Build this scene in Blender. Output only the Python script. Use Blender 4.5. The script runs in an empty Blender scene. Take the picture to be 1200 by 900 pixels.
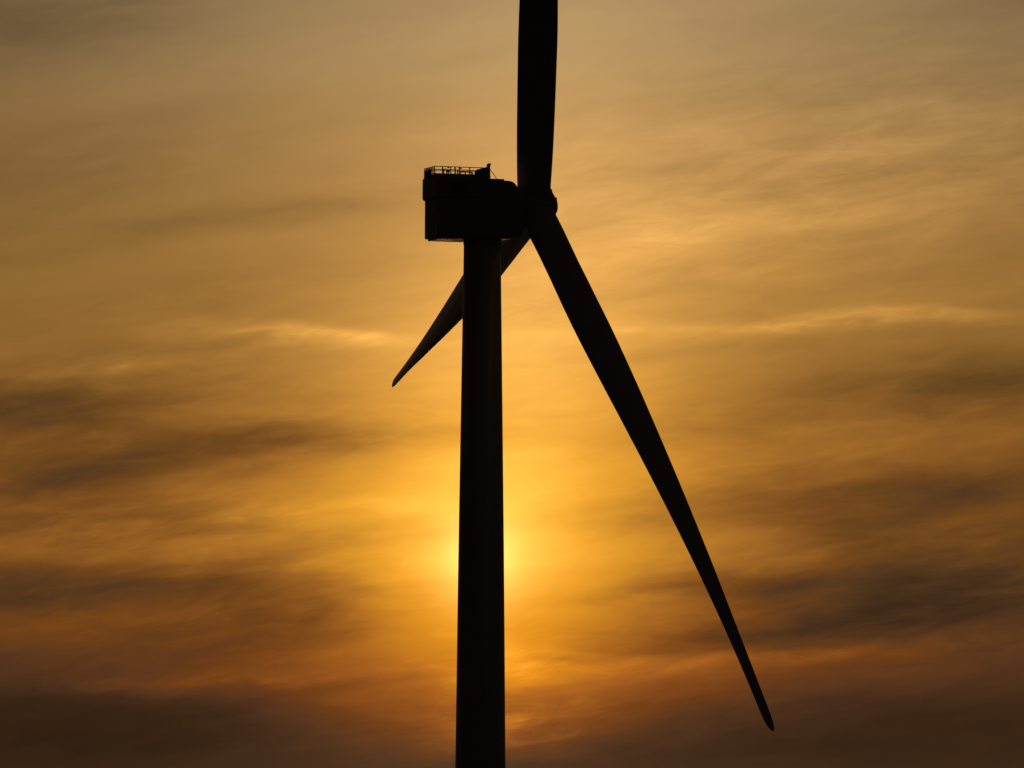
import bpy, bmesh, math, random
from mathutils import Vector, Matrix

random.seed(7)
scene = bpy.context.scene
COL = scene.collection

# ------------------------------------------------------------------ camera
CAM_Z = 6.0                      # a long lens on a low shore, looking slightly up
PITCH, ROLL = 0.06695, 0.00345
F_PX, W_PX = 12000.0, 1200.0     # focal length and picture width in the same unit
cd = bpy.data.cameras.new('camera')
cam = bpy.data.objects.new('camera', cd)
COL.objects.link(cam)
fwd = Vector((0, math.cos(PITCH), math.sin(PITCH)))
up0 = Vector((0, -math.sin(PITCH), math.cos(PITCH)))
rt0 = Vector((1, 0, 0))
rt = rt0 * math.cos(ROLL) + up0 * math.sin(ROLL)
up = up0 * math.cos(ROLL) - rt0 * math.sin(ROLL)
M = Matrix((rt, up, -fwd)).transposed().to_4x4()
M.translation = Vector((0, 0, CAM_Z))
cam.matrix_world = M
cd.sensor_fit = 'HORIZONTAL'
cd.sensor_width = 36.0
cd.lens = 36.0 * F_PX / W_PX
cd.clip_start = 1.0
cd.clip_end = 60000.0
scene.camera = cam

# ------------------------------------------------------------------ sun, sky, exposure
SUN_AZ, SUN_EL = -0.17, 2.87     # degrees; azimuth from +Y towards +X
sd = Vector((math.sin(math.radians(SUN_AZ)) * math.cos(math.radians(SUN_EL)),
             math.cos(math.radians(SUN_AZ)) * math.cos(math.radians(SUN_EL)),
             math.sin(math.radians(SUN_EL))))
sl = bpy.data.lights.new('sun', 'SUN')
sl.energy = 1.2                  # low sun dimmed by thin cloud
sl.angle = math.radians(1.5)
sl.color = (1.0, 0.55, 0.18)
sun = bpy.data.objects.new('sun', sl)
sun.rotation_euler = sd.to_track_quat('Z', 'Y').to_euler()
sun.location = (0, 0, 300)
COL.objects.link(sun)

vs = scene.view_settings
vs.view_transform = 'Standard'
vs.look = 'None'
vs.exposure = 0.0
vs.gamma = 1.0
vs.use_curve_mapping = False

world = bpy.data.worlds.new('World')
scene.world = world
world.cycles.sampling_method = 'MANUAL'
world.cycles.sample_map_resolution = 1024
world.use_nodes = True
nt = world.node_tree
nt.nodes.clear()


class X:
    """a tiny expression wrapper: arithmetic on it makes Math nodes"""
    def __init__(self, s): self.s = s
    def __add__(self, o): return mth('ADD', self, o)
    __radd__ = __add__
    def __sub__(self, o): return mth('SUBTRACT', self, o)
    def __rsub__(self, o): return mth('SUBTRACT', o, self)
    def __mul__(self, o): return mth('MULTIPLY', self, o)
    __rmul__ = __mul__
    def __truediv__(self, o): return mth('DIVIDE', self, o)
    def __neg__(self): return mth('MULTIPLY', self, -1.0)


def mth(op, *args, clamp=False):
    n = nt.nodes.new('ShaderNodeMath')
    n.operation = op
    n.use_clamp = clamp
    for i, a in enumerate(args):
        if isinstance(a, X): nt.links.new(a.s, n.inputs[i])
        else: n.inputs[i].default_value = a
    return X(n.outputs[0])


def exp(a): return mth('EXPONENT', a)
def sqrt(a): return mth('SQRT', a)
def sstep(x, a, b):
    n = nt.nodes.new('ShaderNodeMapRange')
    n.interpolation_type = 'SMOOTHSTEP'
    nt.links.new(x.s, n.inputs['Value'])
    n.inputs['From Min'].default_value = a
    n.inputs['From Max'].default_value = b
    return X(n.outputs['Result'])
def vec(x, y, z):
    n = nt.nodes.new('ShaderNodeCombineXYZ')
    for i, a in enumerate((x, y, z)):
        if isinstance(a, X): nt.links.new(a.s, n.inputs[i])
        else: n.inputs[i].default_value = a
    return n.outputs[0]
def noise(v, scale, detail=3.0, rough=0.55, dist=0.0):
    n = nt.nodes.new('ShaderNodeTexNoise')
    nt.links.new(v, n.inputs['Vector'])
    n.inputs['Scale'].default_value = scale
    n.inputs['Detail'].default_value = detail
    n.inputs['Roughness'].default_value = rough
    n.inputs['Distortion'].default_value = dist
    return X(n.outputs[0])
def curve(x, pts):
    """piecewise smooth function of x through pts [(x, y)...]"""
    lo, hi = pts[0][0], pts[-1][0]
    n = nt.nodes.new('ShaderNodeFloatCurve')
    c = n.mapping.curves[0]
    n.mapping.use_clip = False
    while len(c.points) < len(pts): c.points.new(0.5, 0.5)
    for p, (a, b) in zip(c.points, pts):
        p.location = ((a - lo) / (hi - lo), b)
        p.handle_type = 'AUTO_CLAMPED'
    n.mapping.update()
    t = mth('DIVIDE', x - lo, hi - lo, clamp=True)
    nt.links.new(t.s, n.inputs['Value'])
    return X(n.outputs[0])


tc = nt.nodes.new('ShaderNodeTexCoord')
sx = nt.nodes.new('ShaderNodeSeparateXYZ')
nt.links.new(tc.outputs['Generated'], sx.inputs[0])
dx, dy, dz = (X(sx.outputs[i]) for i in range(3))
DEG = 57.29578
az = mth('ARCTAN2', dx, dy) * DEG                # degrees from +Y
el = mth('ARCSINE', dz) * DEG                    # degrees above the horizon
# directions scaled to degrees, stretched along the horizon: streaky high cloud
kx, ky, kz = dx * DEG, dy * DEG, dz * DEG
slope = kz - kx * 0.12
streak_a = noise(vec(kx * 0.16, ky * 0.16, slope * 1.0), 1.15, 3.0, 0.55, 0.25)
streak_b = noise(vec(kx * 0.13, ky * 0.13, (kz - kx * 0.09) * 1.0), 4.4, 5.0, 0.62, 0.0)
streak_c = noise(vec(kx * 0.24, ky * 0.24, (kz - kx * 0.17) * 1.0), 7.5, 5.0, 0.66, 0.5)
warp = noise(vec(kx * 0.28, ky * 0.28, kz), 1.5, 2.0, 0.5)
warp2 = noise(vec(kx * 0.22 + 9.0, ky * 0.22, kz * 1.0), 3.4, 3.0, 0.6)

du = az - SUN_AZ
de = el - SUN_EL
wv = de + (warp - 0.5) * 0.30 + (warp2 - 0.5) * 0.16     # edges of the cloud banks wander
wu = du + (warp2 - 0.5) * 1.4

r2 = du * du + de * de
r = sqrt(r2 + 0.0004)
# light scattered forward by thin cloud: falls off away from the hidden sun
dep = mth('MAXIMUM', de, 0.0)
den = mth('MINIMUM', de, 0.0)
dus = mth('MULTIPLY_ADD', mth('MINIMUM', dep, 6.0), -0.14, du)
ru = sqrt(mth('MULTIPLY_ADD', dus, dus, 0.2))
broad = exp(den * (1 / 0.84)) * 0.56 / (mth('POWER', ru * (1 / 3.7), 1.5) + 1.0) / (mth('POWER', dep * (1 / 6.5), 1.35) + 1.0)
pillar = exp(dus * dus * (-1 / 0.74) + dep * dep * (-1 / 3.7) + den * den * (-1 / 0.525)) * 0.67
core = exp(r * (-1 / 0.26)) * 0.34 + exp(r2 * (-1 / 0.034)) * 0.55
glow = broad + pillar + core

# cloud banks, placed by azimuth and elevation around the sun (written in units of 0.0047746 degree),
# half length, half thickness, rise, density
K = 0.0047746
def P(x, y): return (x - 564) * K, (652 - y) * K
DARK = [(45, 480, 175, 26, 3, 1.05), (270, 532, 190, 17, 6, .95), (30, 566, 120, 18, 2, .80), (350, 650, 110, 11, 5, .40),
        (110, 690, 200, 20, 3, 1.35), (320, 720, 100, 24, 3, .85), (170, 760, 230, 24, 4, .42), (1000, 470, 260, 22, 7, .33),
        (840, 412, 170, 9, 5, .16), (1160, 572, 170, 22, 8, .80), (1030, 715, 200, 22, 7, .85), (860, 682, 90, 11, 5, .90),
        (745, 693, 60, 6, 5, .30), (700, 752, 120, 8, 6, .12), (1160, 640, 150, 24, 4, .48), (930, 575, 190, 30, 7, .50),
        (260, 348, 200, 20, 5, .10), (50, 200, 190, 60, 8, .28), (20, 30, 190, 40, 10, .50), (1140, 20, 190, 30, 8, .12),
        (780, 200, 190, 10, 10, .16), (160, 600, 90, 10, 3, .20), (440, 790, 120, 7, 4, .25), (1200, 450, 150, 34, 3, .75),
        (330, 250, 220, 14, 8, .30), (1000, 860, 420, 40, 2, .92), (80, 850, 260, 45, 2, 1.60), (60, 622, 140, 20, 3, .55),
        (50, 530, 250, 95, 4, .52), (60, 720, 300, 80, 3, .30), (1140, 560, 240, 110, 6, .26), (1190, 780, 90, 30, 0, .26), (1110, 700, 210, 60, 4, 1.65)]
LIGHT = [(340, 397, 130, 10, -2, .48), (150, 428, 150, 7, 4, .24), (1010, 373, 210, 8, 3, .46), (1090, 362, 110, 4, 3, .12),
         (790, 384, 90, 4, 3, .14), (290, 612, 240, 15, 4, .20), (880, 775, 260, 15, 3, .38), (250, 795, 220, 10, 3, .30),
         (640, 330, 190, 60, 0, .08), (1010, 200, 300, 90, 8, .38), (590, 775, 80, 30, 0, .42), (610, 850, 90, 25, 0, .85)]
def bank(acc, x, y, hl, ht, rise, k):
    u0, e0 = P(x, y)
    t = math.tan(math.radians(rise))
    a = mth('MULTIPLY_ADD', wu, 1 / (hl * K), -u0 / (hl * K))
    b = mth('MULTIPLY_ADD', wv, 1 / (ht * K), (-e0 + u0 * t) / (ht * K))
    b = mth('MULTIPLY_ADD', du, -t / (ht * K), b)
    q = mth('MULTIPLY_ADD', a, a, b * b)
    return mth('MULTIPLY_ADD', mth('POWER', 0.3678794, q), k, acc)
dark = 0.0
for x, y, hl, ht, rise, k in DARK: dark = bank(dark, x, y, hl * 1.12, ht * 1.25, rise, k * 0.86)
light = 0.0
for x, y, hl, ht, rise, k in LIGHT: light = bank(light, x, y, hl, ht * 1.25, rise, k)
low_bank = sstep(wv - mth('MINIMUM', ru, 3.0) * 0.15, -0.85, -1.40) * 0.95
fine = streak_b * 0.9 + streak_c * 0.8 - 0.85
away = sstep(r, 0.3, 1.6)
tau = dark * mth('MULTIPLY_ADD', fine, 1.3, 1.0) + low_bank - light * mth('MULTIPLY_ADD', fine, -2.6, 1.0)
tau = tau + (streak_a - 0.5) * 0.6 * away + fine * (0.17 + 0.36 * away * sstep(de, 1.8, 0.3))
R = glow * exp(-tau)

# colour: yellow near the sun, tan higher up, rusty in the low murk
gq = curve(de, [(-3.0, .42), (-1.2, .395), (-0.8, .33), (-0.45, .365), (-0.2, .395), (0.1, .425), (0.5, .43), (1.2, .475), (1.7, .50),
                (2.4, .555), (3.1, .64), (8.0, .74), (20.0, .85)])
bq = curve(de, [(-3.0, .09), (-1.2, .055), (-0.8, .013), (-0.45, .014), (-0.2, .022), (0.1, .030), (0.5, .037), (1.2, .083), (1.7, .115),
                (2.4, .18), (3.1, .275), (8.0, .45), (20.0, .70)])
dim = sstep(R, 0.75, 0.10) * sstep(de, 1.6, 0.2)
gq = mth('MULTIPLY_ADD', dim, -0.07, gq)
murk = sstep(R, 0.15, 0.005) * sstep(de, 1.9, 0.4)          # the thickest cloud is a neutral smoky brown
gq = mth('MULTIPLY_ADD', murk, 0.12, gq)
bq = mth('MULTIPLY_ADD', murk, 0.13, mth('MULTIPLY_ADD', dim, 0.02, bq))
gq = mth('MULTIPLY_ADD', sstep(R, 0.75, 1.25), 0.055, gq)
bq = mth('MULTIPLY_ADD', sstep(R, 0.75, 1.25), 0.016, bq)
hot = exp(r2 * (-1 / 0.05))
gq = mth('MULTIPLY_ADD', hot, 0.11, gq)
bq = mth('MULTIPLY_ADD', hot, 0.09, bq)
FLOOR = (0.0065, 0.0042, 0.0034)      # the dim light left in thick cloud all round
colr = vec(R + FLOOR[0], R * gq + FLOOR[1], R * bq + FLOOR[2])
bg = nt.nodes.new('ShaderNodeBackground')
nt.links.new(colr, bg.inputs['Color'])
bg.inputs['Strength'].default_value = 1.0
sky = nt.nodes.new('ShaderNodeTexSky')
sky.sky_type = 'NISHITA'
sky.sun_disc = False
sky.sun_elevation = math.radians(SUN_EL)
sky.sun_rotation = math.radians(SUN_AZ)
bg2 = nt.nodes.new('ShaderNodeBackground')
nt.links.new(sky.outputs[0], bg2.inputs['Color'])
bg2.inputs['Strength'].default_value = 0.0003      # clear air above the cloud, at dusk level
ad = nt.nodes.new('ShaderNodeAddShader')
nt.links.new(bg.outputs[0], ad.inputs[0])
nt.links.new(bg2.outputs[0], ad.inputs[1])
wo = nt.nodes.new('ShaderNodeOutputWorld')
nt.links.new(ad.outputs[0], wo.inputs['Surface'])


# ------------------------------------------------------------------ materials
def material(name, base, rough, var=0.12, scale=0.6, metallic=0.0, bump=0.0, coat=0.0, stretch=(1, 1, 1)):
    m = bpy.data.materials.new(name)
    m.use_nodes = True
    t = m.node_tree
    b = t.nodes['Principled BSDF']
    b.inputs['Roughness'].default_value = rough
    b.inputs['Metallic'].default_value = metallic
    b.inputs['Coat Weight'].default_value = coat
    b.inputs['Coat Roughness'].default_value = 0.2
    c = t.nodes.new('ShaderNodeTexCoord')
    mp = t.nodes.new('ShaderNodeMapping')
    mp.inputs['Scale'].default_value = stretch
    t.links.new(c.outputs['Object'], mp.inputs['Vector'])
    n = t.nodes.new('ShaderNodeTexNoise')
    n.inputs['Scale'].default_value = scale
    n.inputs['Detail'].default_value = 6
    t.links.new(mp.outputs[0], n.inputs['Vector'])
    rp = t.nodes.new('ShaderNodeValToRGB')
    rp.color_ramp.elements[0].position = 0.3
    rp.color_ramp.elements[1].position = 0.7
    rp.color_ramp.elements[0].color = tuple(v * (1 - var) for v in base) + (1,)
    rp.color_ramp.elements[1].color = tuple(min(1, v * (1 + var)) for v in base) + (1,)
    t.links.new(n.outputs[0], rp.inputs[0])
    t.links.new(rp.outputs[0], b.inputs['Base Color'])
    rr = t.nodes.new('ShaderNodeMapRange')
    rr.inputs['To Min'].default_value = max(0.02, rough - 0.06)
    rr.inputs['To Max'].default_value = rough + 0.06
    t.links.new(n.outputs[0], rr.inputs['Value'])
    t.links.new(rr.outputs[0], b.inputs['Roughness'])
    if bump:
        bp = t.nodes.new('ShaderNodeBump')
        bp.inputs['Strength'].default_value = bump
        bp.inputs['Distance'].default_value = 0.3
        t.links.new(n.outputs[0], bp.inputs['Height'])
        t.links.new(bp.outputs[0], b.inputs['Normal'])
    return m


M_TOWER = material('tower_paint', (0.33, 0.34, 0.35), 0.42, 0.10, 0.35, coat=0.5, stretch=(1, 1, 0.12))
M_BLADE = material('blade_gelcoat', (0.34, 0.35, 0.36), 0.40, 0.08, 0.4, coat=0.5)
M_NAC = material('nacelle_fibreglass', (0.32, 0.33, 0.34), 0.55, 0.12, 0.8)
M_STEEL = material('galvanised_steel', (0.22, 0.22, 0.23), 0.5, 0.2, 3.0, metallic=0.6)
M_DARK = material('dark_rubber_and_grille', (0.05, 0.05, 0.055), 0.6, 0.2, 3.0)
M_WATER = material('sea_water', (0.012, 0.018, 0.022), 0.16, 0.3, 0.25, bump=0.6, stretch=(0.5, 1, 1))


# ------------------------------------------------------------------ mesh helpers
def link(name, bm, mat, parent=None, smooth=False, mw=None):
    me = bpy.data.meshes.new(name)
    bmesh.ops.recalc_face_normals(bm, faces=bm.faces[:])
    bm.to_mesh(me)
    bm.free()
    if smooth:
        for p in me.polygons: p.use_smooth = True
    me.materials.append(mat)
    o = bpy.data.objects.new(name, me)
    COL.objects.link(o)
    if parent is not None: o.parent = parent
    return o


def share(src, name, parent, loc):
    o = bpy.data.objects.new(name, src.data)
    COL.objects.link(o)
    o.parent = parent
    o.location = loc
    return o


def box(lo, hi, bevel=0.0, seg=2):
    bm = bmesh.new()
    bmesh.ops.create_cube(bm, size=1.0)
    for v in bm.verts:
        v.co = Vector([lo[i] + (v.co[i] + 0.5) * (hi[i] - lo[i]) for i in range(3)])
    if bevel:
        bmesh.ops.bevel(bm, geom=bm.edges[:], offset=bevel, segments=seg, affect='EDGES', profile=0.5)
    return bm


def prism(poly, h0, h1, bevel=0.0, seg=3):
    """a side outline in (s, z), extruded from h0 to h1 across"""
    bm = bmesh.new()
    a = [bm.verts.new((s, h0, z)) for s, z in poly]
    b = [bm.verts.new((s, h1, z)) for s, z in poly]
    n = len(poly)
    bm.faces.new(a)
    bm.faces.new(b[::-1])
    for i in range(n):
        bm.faces.new((a[i], a[(i + 1) % n], b[(i + 1) % n], b[i]))
    bmesh.ops.recalc_face_normals(bm, faces=bm.faces[:])
    if bevel:
        bmesh.ops.bevel(bm, geom=bm.edges[:], offset=bevel, segments=seg, affect='EDGES', profile=0.5)
    return bm


def tube(p, q, rad, n=10, bm=None):
    bm = bm or bmesh.new()
    p, q = Vector(p), Vector(q)
    d = (q - p).normalized()
    u = d.orthogonal().normalized()
    w = d.cross(u)
    ra = [bm.verts.new(p + (u * math.cos(k * math.tau / n) + w * math.sin(k * math.tau / n)) * rad) for k in range(n)]
    rb = [bm.verts.new(q + (u * math.cos(k * math.tau / n) + w * math.sin(k * math.tau / n)) * rad) for k in range(n)]
    for k in range(n):
        bm.faces.new((ra[k], ra[(k + 1) % n], rb[(k + 1) % n], rb[k]))
    bm.faces.new(ra[::-1])
    bm.faces.new(rb)
    return bm


def lathe(origin, axis, prof, n=64):
    """profile [(distance along axis, radius)] turned about axis"""
    bm = bmesh.new()
    axis = Vector(axis).normalized()
    u = axis.orthogonal().normalized()
    w = axis.cross(u)
    rings = []
    for t, rad in prof:
        c = Vector(origin) + axis * t
        rings.append([bm.verts.new(c + (u * math.cos(k * math.tau / n) + w * math.sin(k * math.tau / n)) * rad) for k in range(n)])
    for a, b in zip(rings, rings[1:]):
        for k in range(n):
            bm.faces.new((a[k], a[(k + 1) % n], b[(k + 1) % n], b[k]))
    bm.faces.new(rings[0][::-1])
    bm.faces.new(rings[-1])
    return bm


# ------------------------------------------------------------------ the sea
bm = bmesh.new()
N, RINGS = 96, [0, 60, 250, 800, 2000, 5000, 12000, 26000]
prev = None
for rr_ in RINGS:
    if rr_ == 0:
        ring = [bm.verts.new((0, 900, 0))]
    else:
        ring = [bm.verts.new((rr_ * math.cos(k * math.tau / N), 900 + rr_ * math.sin(k * math.tau / N), 0)) for k in range(N)]
    if prev:
        for k in range(N):
            if len(prev) == 1: bm.faces.new((prev[0], ring[k], ring[(k + 1) % N]))
            else: bm.faces.new((prev[k], ring[k], ring[(k + 1) % N], prev[(k + 1) % N]))
    prev = ring
sea = link('sea', bm, M_WATER)
sea['kind'] = 'structure'

# ------------------------------------------------------------------ the wind turbine
TX, TY = -3.1595, 1068.52
YAW = 1.2493                     # rotor axis: from +Y towards +X, so the rotor faces away to the right
TILT = math.radians(5.0)
HUB_Z = 95.9377
A0 = Vector((math.sin(YAW), math.cos(YAW), 0))
HV = Vector((math.cos(YAW), -math.sin(YAW), 0))
AX = A0 * math.cos(TILT) + Vector((0, 0, 1)) * math.sin(TILT)
VV = -A0 * math.sin(TILT) + Vector((0, 0, 1)) * math.cos(TILT)
HUB = Vector((0, 0, HUB_Z)) + AX * 5.73923        # relative to the tower foot

turbine = bpy.data.objects.new('wind_turbine', None)
turbine.location = (TX, TY, 0)
turbine['label'] = 'tall three-bladed wind turbine in black silhouette against the orange sunset'
turbine['category'] = 'wind turbine'
COL.objects.link(turbine)

tower_prof = [(-6.0, 3.02), (0.0, 3.0), (15.0, 2.86), (37.7, 2.62), (60.8, 2.375), (76.0, 2.16), (90.0, 1.965), (92.7, 1.935)]
def tower_r(z):
    for (a, ra), (b, rb) in zip(tower_prof, tower_prof[1:]):
        if a <= z <= b: return ra + (rb - ra) * (z - a) / (b - a)
fine_prof = [(z, tower_r(z)) for z in [-6, -3, 0] + [3 * k for k in range(1, 31)] + [92.7]]
tower = link('tower', lathe((0, 0, 0), (0, 0, 1), fine_prof, 96), M_TOWER, turbine, smooth=True)
for z in (24.0, 48.0, 71.0, 91.7):
    rz = tower_r(z)
    link('flange_ring', lathe((0, 0, z - 0.09), (0, 0, 1), [(0, rz - .02), (0.01, rz + .012), (0.17, rz + .012), (0.18, rz - .02)], 96),
         M_TOWER, tower, smooth=False)

# the nacelle is drawn in its own frame: s forward along the rotor axis, h across (negative on the near side), z up
FLIP = Matrix((A0, -HV, Vector((0, 0, 1)))).transposed().to_4x4()
def F(o):
    o.matrix_local = FLIP
    return o
NEAR = -1.0

W = 2.2
body_poly = [(-5.66, 92.98), (-5.62, 92.80), (2.6, 92.80), (3.6, 93.2), (3.9, 94.4), (3.95, 96.6), (3.75, 97.3), (3.45, 97.85),
             (3.15, 98.25), (2.98, 98.48), (2.80, 98.66), (2.58, 98.78), (2.3, 98.85), (1.9, 98.87), (-5.64, 98.86)]
nac = F(link('nacelle', prism(body_poly, -W, W, 0.09, 3), M_NAC, turbine, smooth=False))
def sub(name, bm, mat, smooth=False): return link(name, bm, mat, nac, smooth)

sub('rear_housing', box((-5.93, -2.32, 96.80), (0.10, 2.32, 99.22), 0.28, 4), M_NAC)
sub('roof_cowl', box((0.16, -2.0, 98.80), (1.75, 2.0, 99.04), 0.05), M_NAC)
sub('belly_plate', box((-5.35, -2.0, 92.60), (-1.6, 2.0, 92.795), 0.03), M_NAC)
sub('yaw_bearing', lathe((0, 0, 91.9), (0, 0, 1), [(0.3, 1.90), (0.35, 1.99), (0.85, 1.99), (0.9, 1.9)], 72), M_NAC)
sub('generator_ring', lathe(Vector((0, 0, HUB_Z)) + Vector((math.cos(TILT), 0, math.sin(TILT))) * 3.4, (math.cos(TILT), 0, math.sin(TILT)),
    [(0, 2.0), (0.1, 2.2), (0.75, 2.2), (0.9, 2.05)], 72), M_NAC)
# panels, vents and the rear hatch: shallow, but they catch the light from other sides
for k, s0 in enumerate((-4.9, -3.2, -1.5, 0.6)):
    for side in (-1, 1):
        y0, y1 = (W - 0.01, W + 0.025)
        lo, hi = (s0, y0, 93.1), (s0 + 1.45, y1, 96.3)
        if side < 0: lo, hi = (s0, -y1, 93.1), (s0 + 1.45, -y0, 96.3)
        sub('side_panel', box(lo, hi, 0.01, 1), M_NAC)
for side in (-1, 1):
    for j in range(6):
        z0 = 97.35 + j * 0.2
        a, b = sorted((side * 2.31, side * 2.36))
        sub('louvre', box((-4.4, a, z0), (-2.6, b, z0 + 0.09), 0.01, 1), M_DARK)
sub('rear_hatch', box((-5.70, -0.8, 93.4), (-5.645, 0.8, 95.6), 0.02, 1), M_NAC)
# hoist platform on the roof: deck, rails, posts
deck = sub('platform_deck', box((-5.9, -1.86, 99.20), (0.28, 1.86, 99.285), 0.01, 1), M_STEEL)
RZ, MZ, KZ = 100.17, 99.74, 99.40
SR, SF, RH = -5.83, 0.24, 1.70
for h in (-RH, RH):
    sub('top_rail', tube((SR, h, RZ), (SF, h, RZ), 0.045), M_STEEL, True)
    sub('middle_rail', tube((SR, h, MZ), (SF, h, MZ), 0.032), M_STEEL, True)
    sub('toe_board', box((SR, h - .012, 99.285), (SF, h + .012, KZ), 0), M_STEEL)
sub('top_rail', tube((SR, -RH, RZ), (SR, RH, RZ), 0.045), M_STEEL, True)
sub('middle_rail', tube((SR, -RH, MZ), (SR, RH, MZ), 0.032), M_STEEL, True)
sub('toe_board', box((SR - .012, -RH, 99.285), (SR + .012, RH, KZ)), M_STEEL)
post_src = None
near_posts = [-5.83, -4.95, -4.06, -3.60, -3.13, -1.98]
far_posts = [-5.2, -4.7, -3.4, -2.2]
for s, h in [(s, -RH) for s in near_posts] + [(s, RH) for s in far_posts] + [(SR, -1.1), (SR, -0.57), (SR, 0.0), (SR, 0.57), (SR, 1.1), (SR, 1.7)]:
    if post_src is None:
        post_src = sub('railing_post', tube((0, 0, 0), (0, 0, RZ - 99.28), 0.062, 10), M_STEEL, True)
        post_src.location = (s, h, 99.28)
    else:
        share(post_src, 'railing_post', nac, (s, h, 99.28))
# solid mesh infill of the rear rail
sub('rear_screen', box((SR + .03, -0.55, KZ), (SR + .045, RH, 100.0)), M_DARK)
# sloping side screens at the front of the platform
sub('side_screen', prism([(-1.42, 99.285), (-1.36, 99.84), (-1.15, 99.98), (-0.1, 100.28), (0.26, 100.42), (0.30, 99.0), (0.1, 99.0)],
                         -RH - .04, -RH + .04), M_NAC)
sub('side_screen', prism([(-0.35, 99.285), (-0.30, 100.05), (0.19, 100.16), (0.19, 99.29)], RH - .04, RH + .04), M_NAC)
sub('front_screen', box((0.20, -RH, 99.0), (0.27, RH, 100.16), 0.01, 1), M_NAC)
mast = sub('sensor_mast', tube((0.20, NEAR * 1.62, 99.3), (0.20, NEAR * 1.62, 100.50), 0.09), M_STEEL, True)
sub('sensor_head', prism([(-0.04, 100.34), (-0.06, 100.48), (0.08, 100.66), (0.40, 100.64), (0.30, 100.42), (0.26, 100.25)], NEAR * 1.74, NEAR * 1.44, 0.02, 1), M_DARK)
sub('lightning_rod', tube((0.18, NEAR * 1.62, 100.5), (0.18, NEAR * 1.62, 100.95), 0.012, 6), M_STEEL)
sub('brace', tube((0.28, NEAR * 1.6, 100.08), (1.06, NEAR * 1.6, 99.03), 0.035), M_STEEL, True)
# hoist gear standing on the deck
def gear(name, lo, hi, mat=M_DARK, bv=0.02): sub(name, box(lo, hi, bv, 1), mat)
gear('winch_post', (-4.66, -0.75, 99.285), (-4.48, -0.55, 100.02))
sub('winch_arm', tube((-4.55, -0.65, 99.74), (-4.25, -0.65, 100.06), 0.05), M_DARK, True)
gear('beacon_foot', (-4.02, -0.70, 99.285), (-3.92, -0.60, 99.80))
gear('control_box', (-4.13, -0.78, 99.66), (-3.87, -0.5, 99.92))
gear('beacon_lamp', (-4.08, -0.74, 100.12), (-3.88, -0.56, 100.30))
gear('cable_post', (-3.42, -1.3, 99.285), (-3.36, -1.24, 100.14))
gear('wind_vane_box', (-3.05, -1.62, 99.98), (-2.82, -1.45, 100.12))
gear('bench_top', (-3.0, -1.55, 99.66), (-1.6, -1.05, 99.79))
for s in (-2.95, -2.42, -1.78, -1.62):
    gear('bench_leg', (s, -1.5, 99.285), (s + 0.09, -1.4, 99.66), bv=0)

# hub and spinner, turned about the rotor axis (relative to the tower foot)
hub = link('rotor_hub', lathe(HUB, AX, [(-1.75, 1.5), (-1.6, 1.95), (-1.1, 2.2), (-0.3, 2.28), (0.5, 2.22), (1.1, 2.05), (1.6, 1.83), (1.78, 1.70),
                                        (2.02, 1.30), (2.24, 0.95), (2.33, 0.86), (2.37, 0.7), (2.38, 0.05)], 72), M_NAC, turbine, smooth=True)
nose = HUB + AX * 2.28 + VV * 0.62 + HV * 0.2
link('nose_bracket', tube(nose - AX * 0.25, nose + AX * 0.22 + VV * 0.06, 0.10), M_STEEL, hub, True)
link('nose_hatch', lathe(HUB + AX * 2.36, AX, [(0, 0.5), (0.03, 0.5), (0.05, 0.45)], 32), M_NAC, hub)

# blades: feathered, each with its own pitch and bending
RAD = 77.0
RK = [0.03, .08, .15, .25, .35, .5, .65, .8, .9, .96, 1.0]
CH = [3.53969, 3.87922, 4.05301, 4.23192, 3.82632, 2.92863, 2.06365, 1.33, 1.02, 0.92, 0.86]
BK = [(0.51882, -4.53074, -0.22927), (0.42658, 2.5309, -3.47545), (-0.9827, 4.75211, -0.77131)]
SW = [-0.59152, 3.39038, 5.63415]
def lerp(x, xs, ys):
    if x <= xs[0]: return ys[0]
    for a, b, u, v in zip(xs, xs[1:], ys, ys[1:]):
        if x <= b:
            return u + (v - u) * (x - a) / (b - a)
    return ys[-1]
def smooth_lerp(x, xs, ys, w=0.03):
    return sum(lerp(min(max(x + d * w, xs[0]), xs[-1]), xs, ys) for d in (-1, -.5, 0, .5, 1)) / 5
def airfoil(n):
    """closed unit section: (x from 0 at the trailing edge to 1 at the leading edge, thickness sign and amount)"""
    out = []
    for k in range(n):
        th = k * math.tau / n
        x = 0.5 + 0.5 * math.cos(th)
        out.append((x, th))
    return out
labels = ['blade pointing straight up and out of the picture', 'long blade slanting down to the right', 'short-looking blade passing behind the tower to the left']
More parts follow.
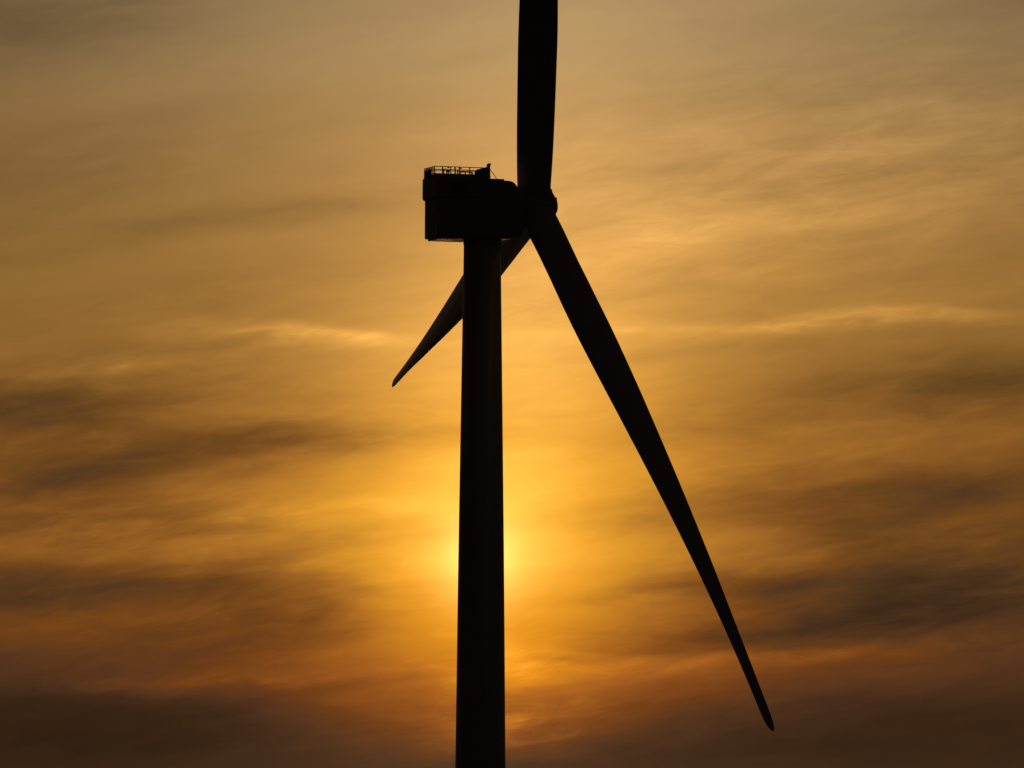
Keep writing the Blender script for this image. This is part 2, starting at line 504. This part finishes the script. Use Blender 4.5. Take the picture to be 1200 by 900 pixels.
for k in range(3):
    ph = 0.26594 + k * math.tau / 3
    S = VV * math.cos(ph) + HV * math.sin(ph)
    T = -VV * math.sin(ph) + HV * math.cos(ph)
    bm = bmesh.new()
    n = 32
    rs = [0.015, 0.022, 0.03, 0.04, 0.05, 0.065] + [0.08 + 0.02 * i for i in range(45)] + [0.97, 0.98, 0.986, 0.991, 0.995, 0.998, 1.0]
    rings = []
    for rr_ in rs:
        r_ = max(rr_, 0.03)
        c = smooth_lerp(r_, RK, CH) if 0.05 < r_ < 0.97 else lerp(r_, RK, CH)
        be = BK[k][0] - 0.27719 - 0.28166 * r_ - 0.15398 * r_ * r_
        ax = 0.52225 - 0.21377 * r_ - 0.29456 * r_ * r_
        bend = 0.84755 * rr_ + (2.64417 + BK[k][1]) * rr_ ** 2 + BK[k][2] * rr_ ** 3
        ctr = HUB + S * (rr_ * RAD) + AX * bend + T * (SW[k] * rr_ * rr_)
        cdv = AX * math.cos(be) + T * math.sin(be)
        nv = S.cross(cdv).normalized()
        te = ctr - cdv * (c * ax)
        if rr_ > 0.97:                                   # rounded tip
            q = math.sqrt(max(0.0, 1 - ((rr_ - 0.97) / 0.0302) ** 2))
            te = te + cdv * (c * (1 - q) * 0.62)
            c = c * max(q, 0.04)
        tc_ = lerp(rr_, [0, .03, .06, .12, .2, .35, .6, 1], [1, 1, .86, .56, .40, .29, .22, .18])
        mix = min(1, max(0, (rr_ - 0.03) / 0.15))
        ring = []
        for j in range(n):
            th = j * math.tau / n
            x = 0.5 + 0.5 * math.cos(th)                 # 1 at the leading edge
            yc = 0.5 * math.sin(th)
            xa = 1 - x
            ya = 5 * (0.2969 * math.sqrt(xa) - 0.126 * xa - 0.3516 * xa ** 2 + 0.2843 * xa ** 3 - 0.1036 * xa ** 4)
            ya = math.copysign(ya, math.sin(th)) if abs(math.sin(th)) > 1e-9 else 0
            y = (yc * (1 - mix) + ya * mix) * tc_
            ring.append(bm.verts.new(te + cdv * (c * x) + nv * (c * y)))
        rings.append(ring)
    for a, b in zip(rings, rings[1:]):
        for j in range(n):
            bm.faces.new((a[j], a[(j + 1) % n], b[(j + 1) % n], b[j]))
    bm.faces.new(rings[0][::-1])
    bm.faces.new(rings[-1])
    bl = link('blade', bm, M_BLADE, turbine, smooth=True)
    bl['label'] = labels[k]
    link('root_collar', lathe(HUB + S * 1.15, S, [(0, 1.7), (0.05, 1.88), (0.62, 1.88), (0.68, 1.78)], 64), M_NAC, bl)
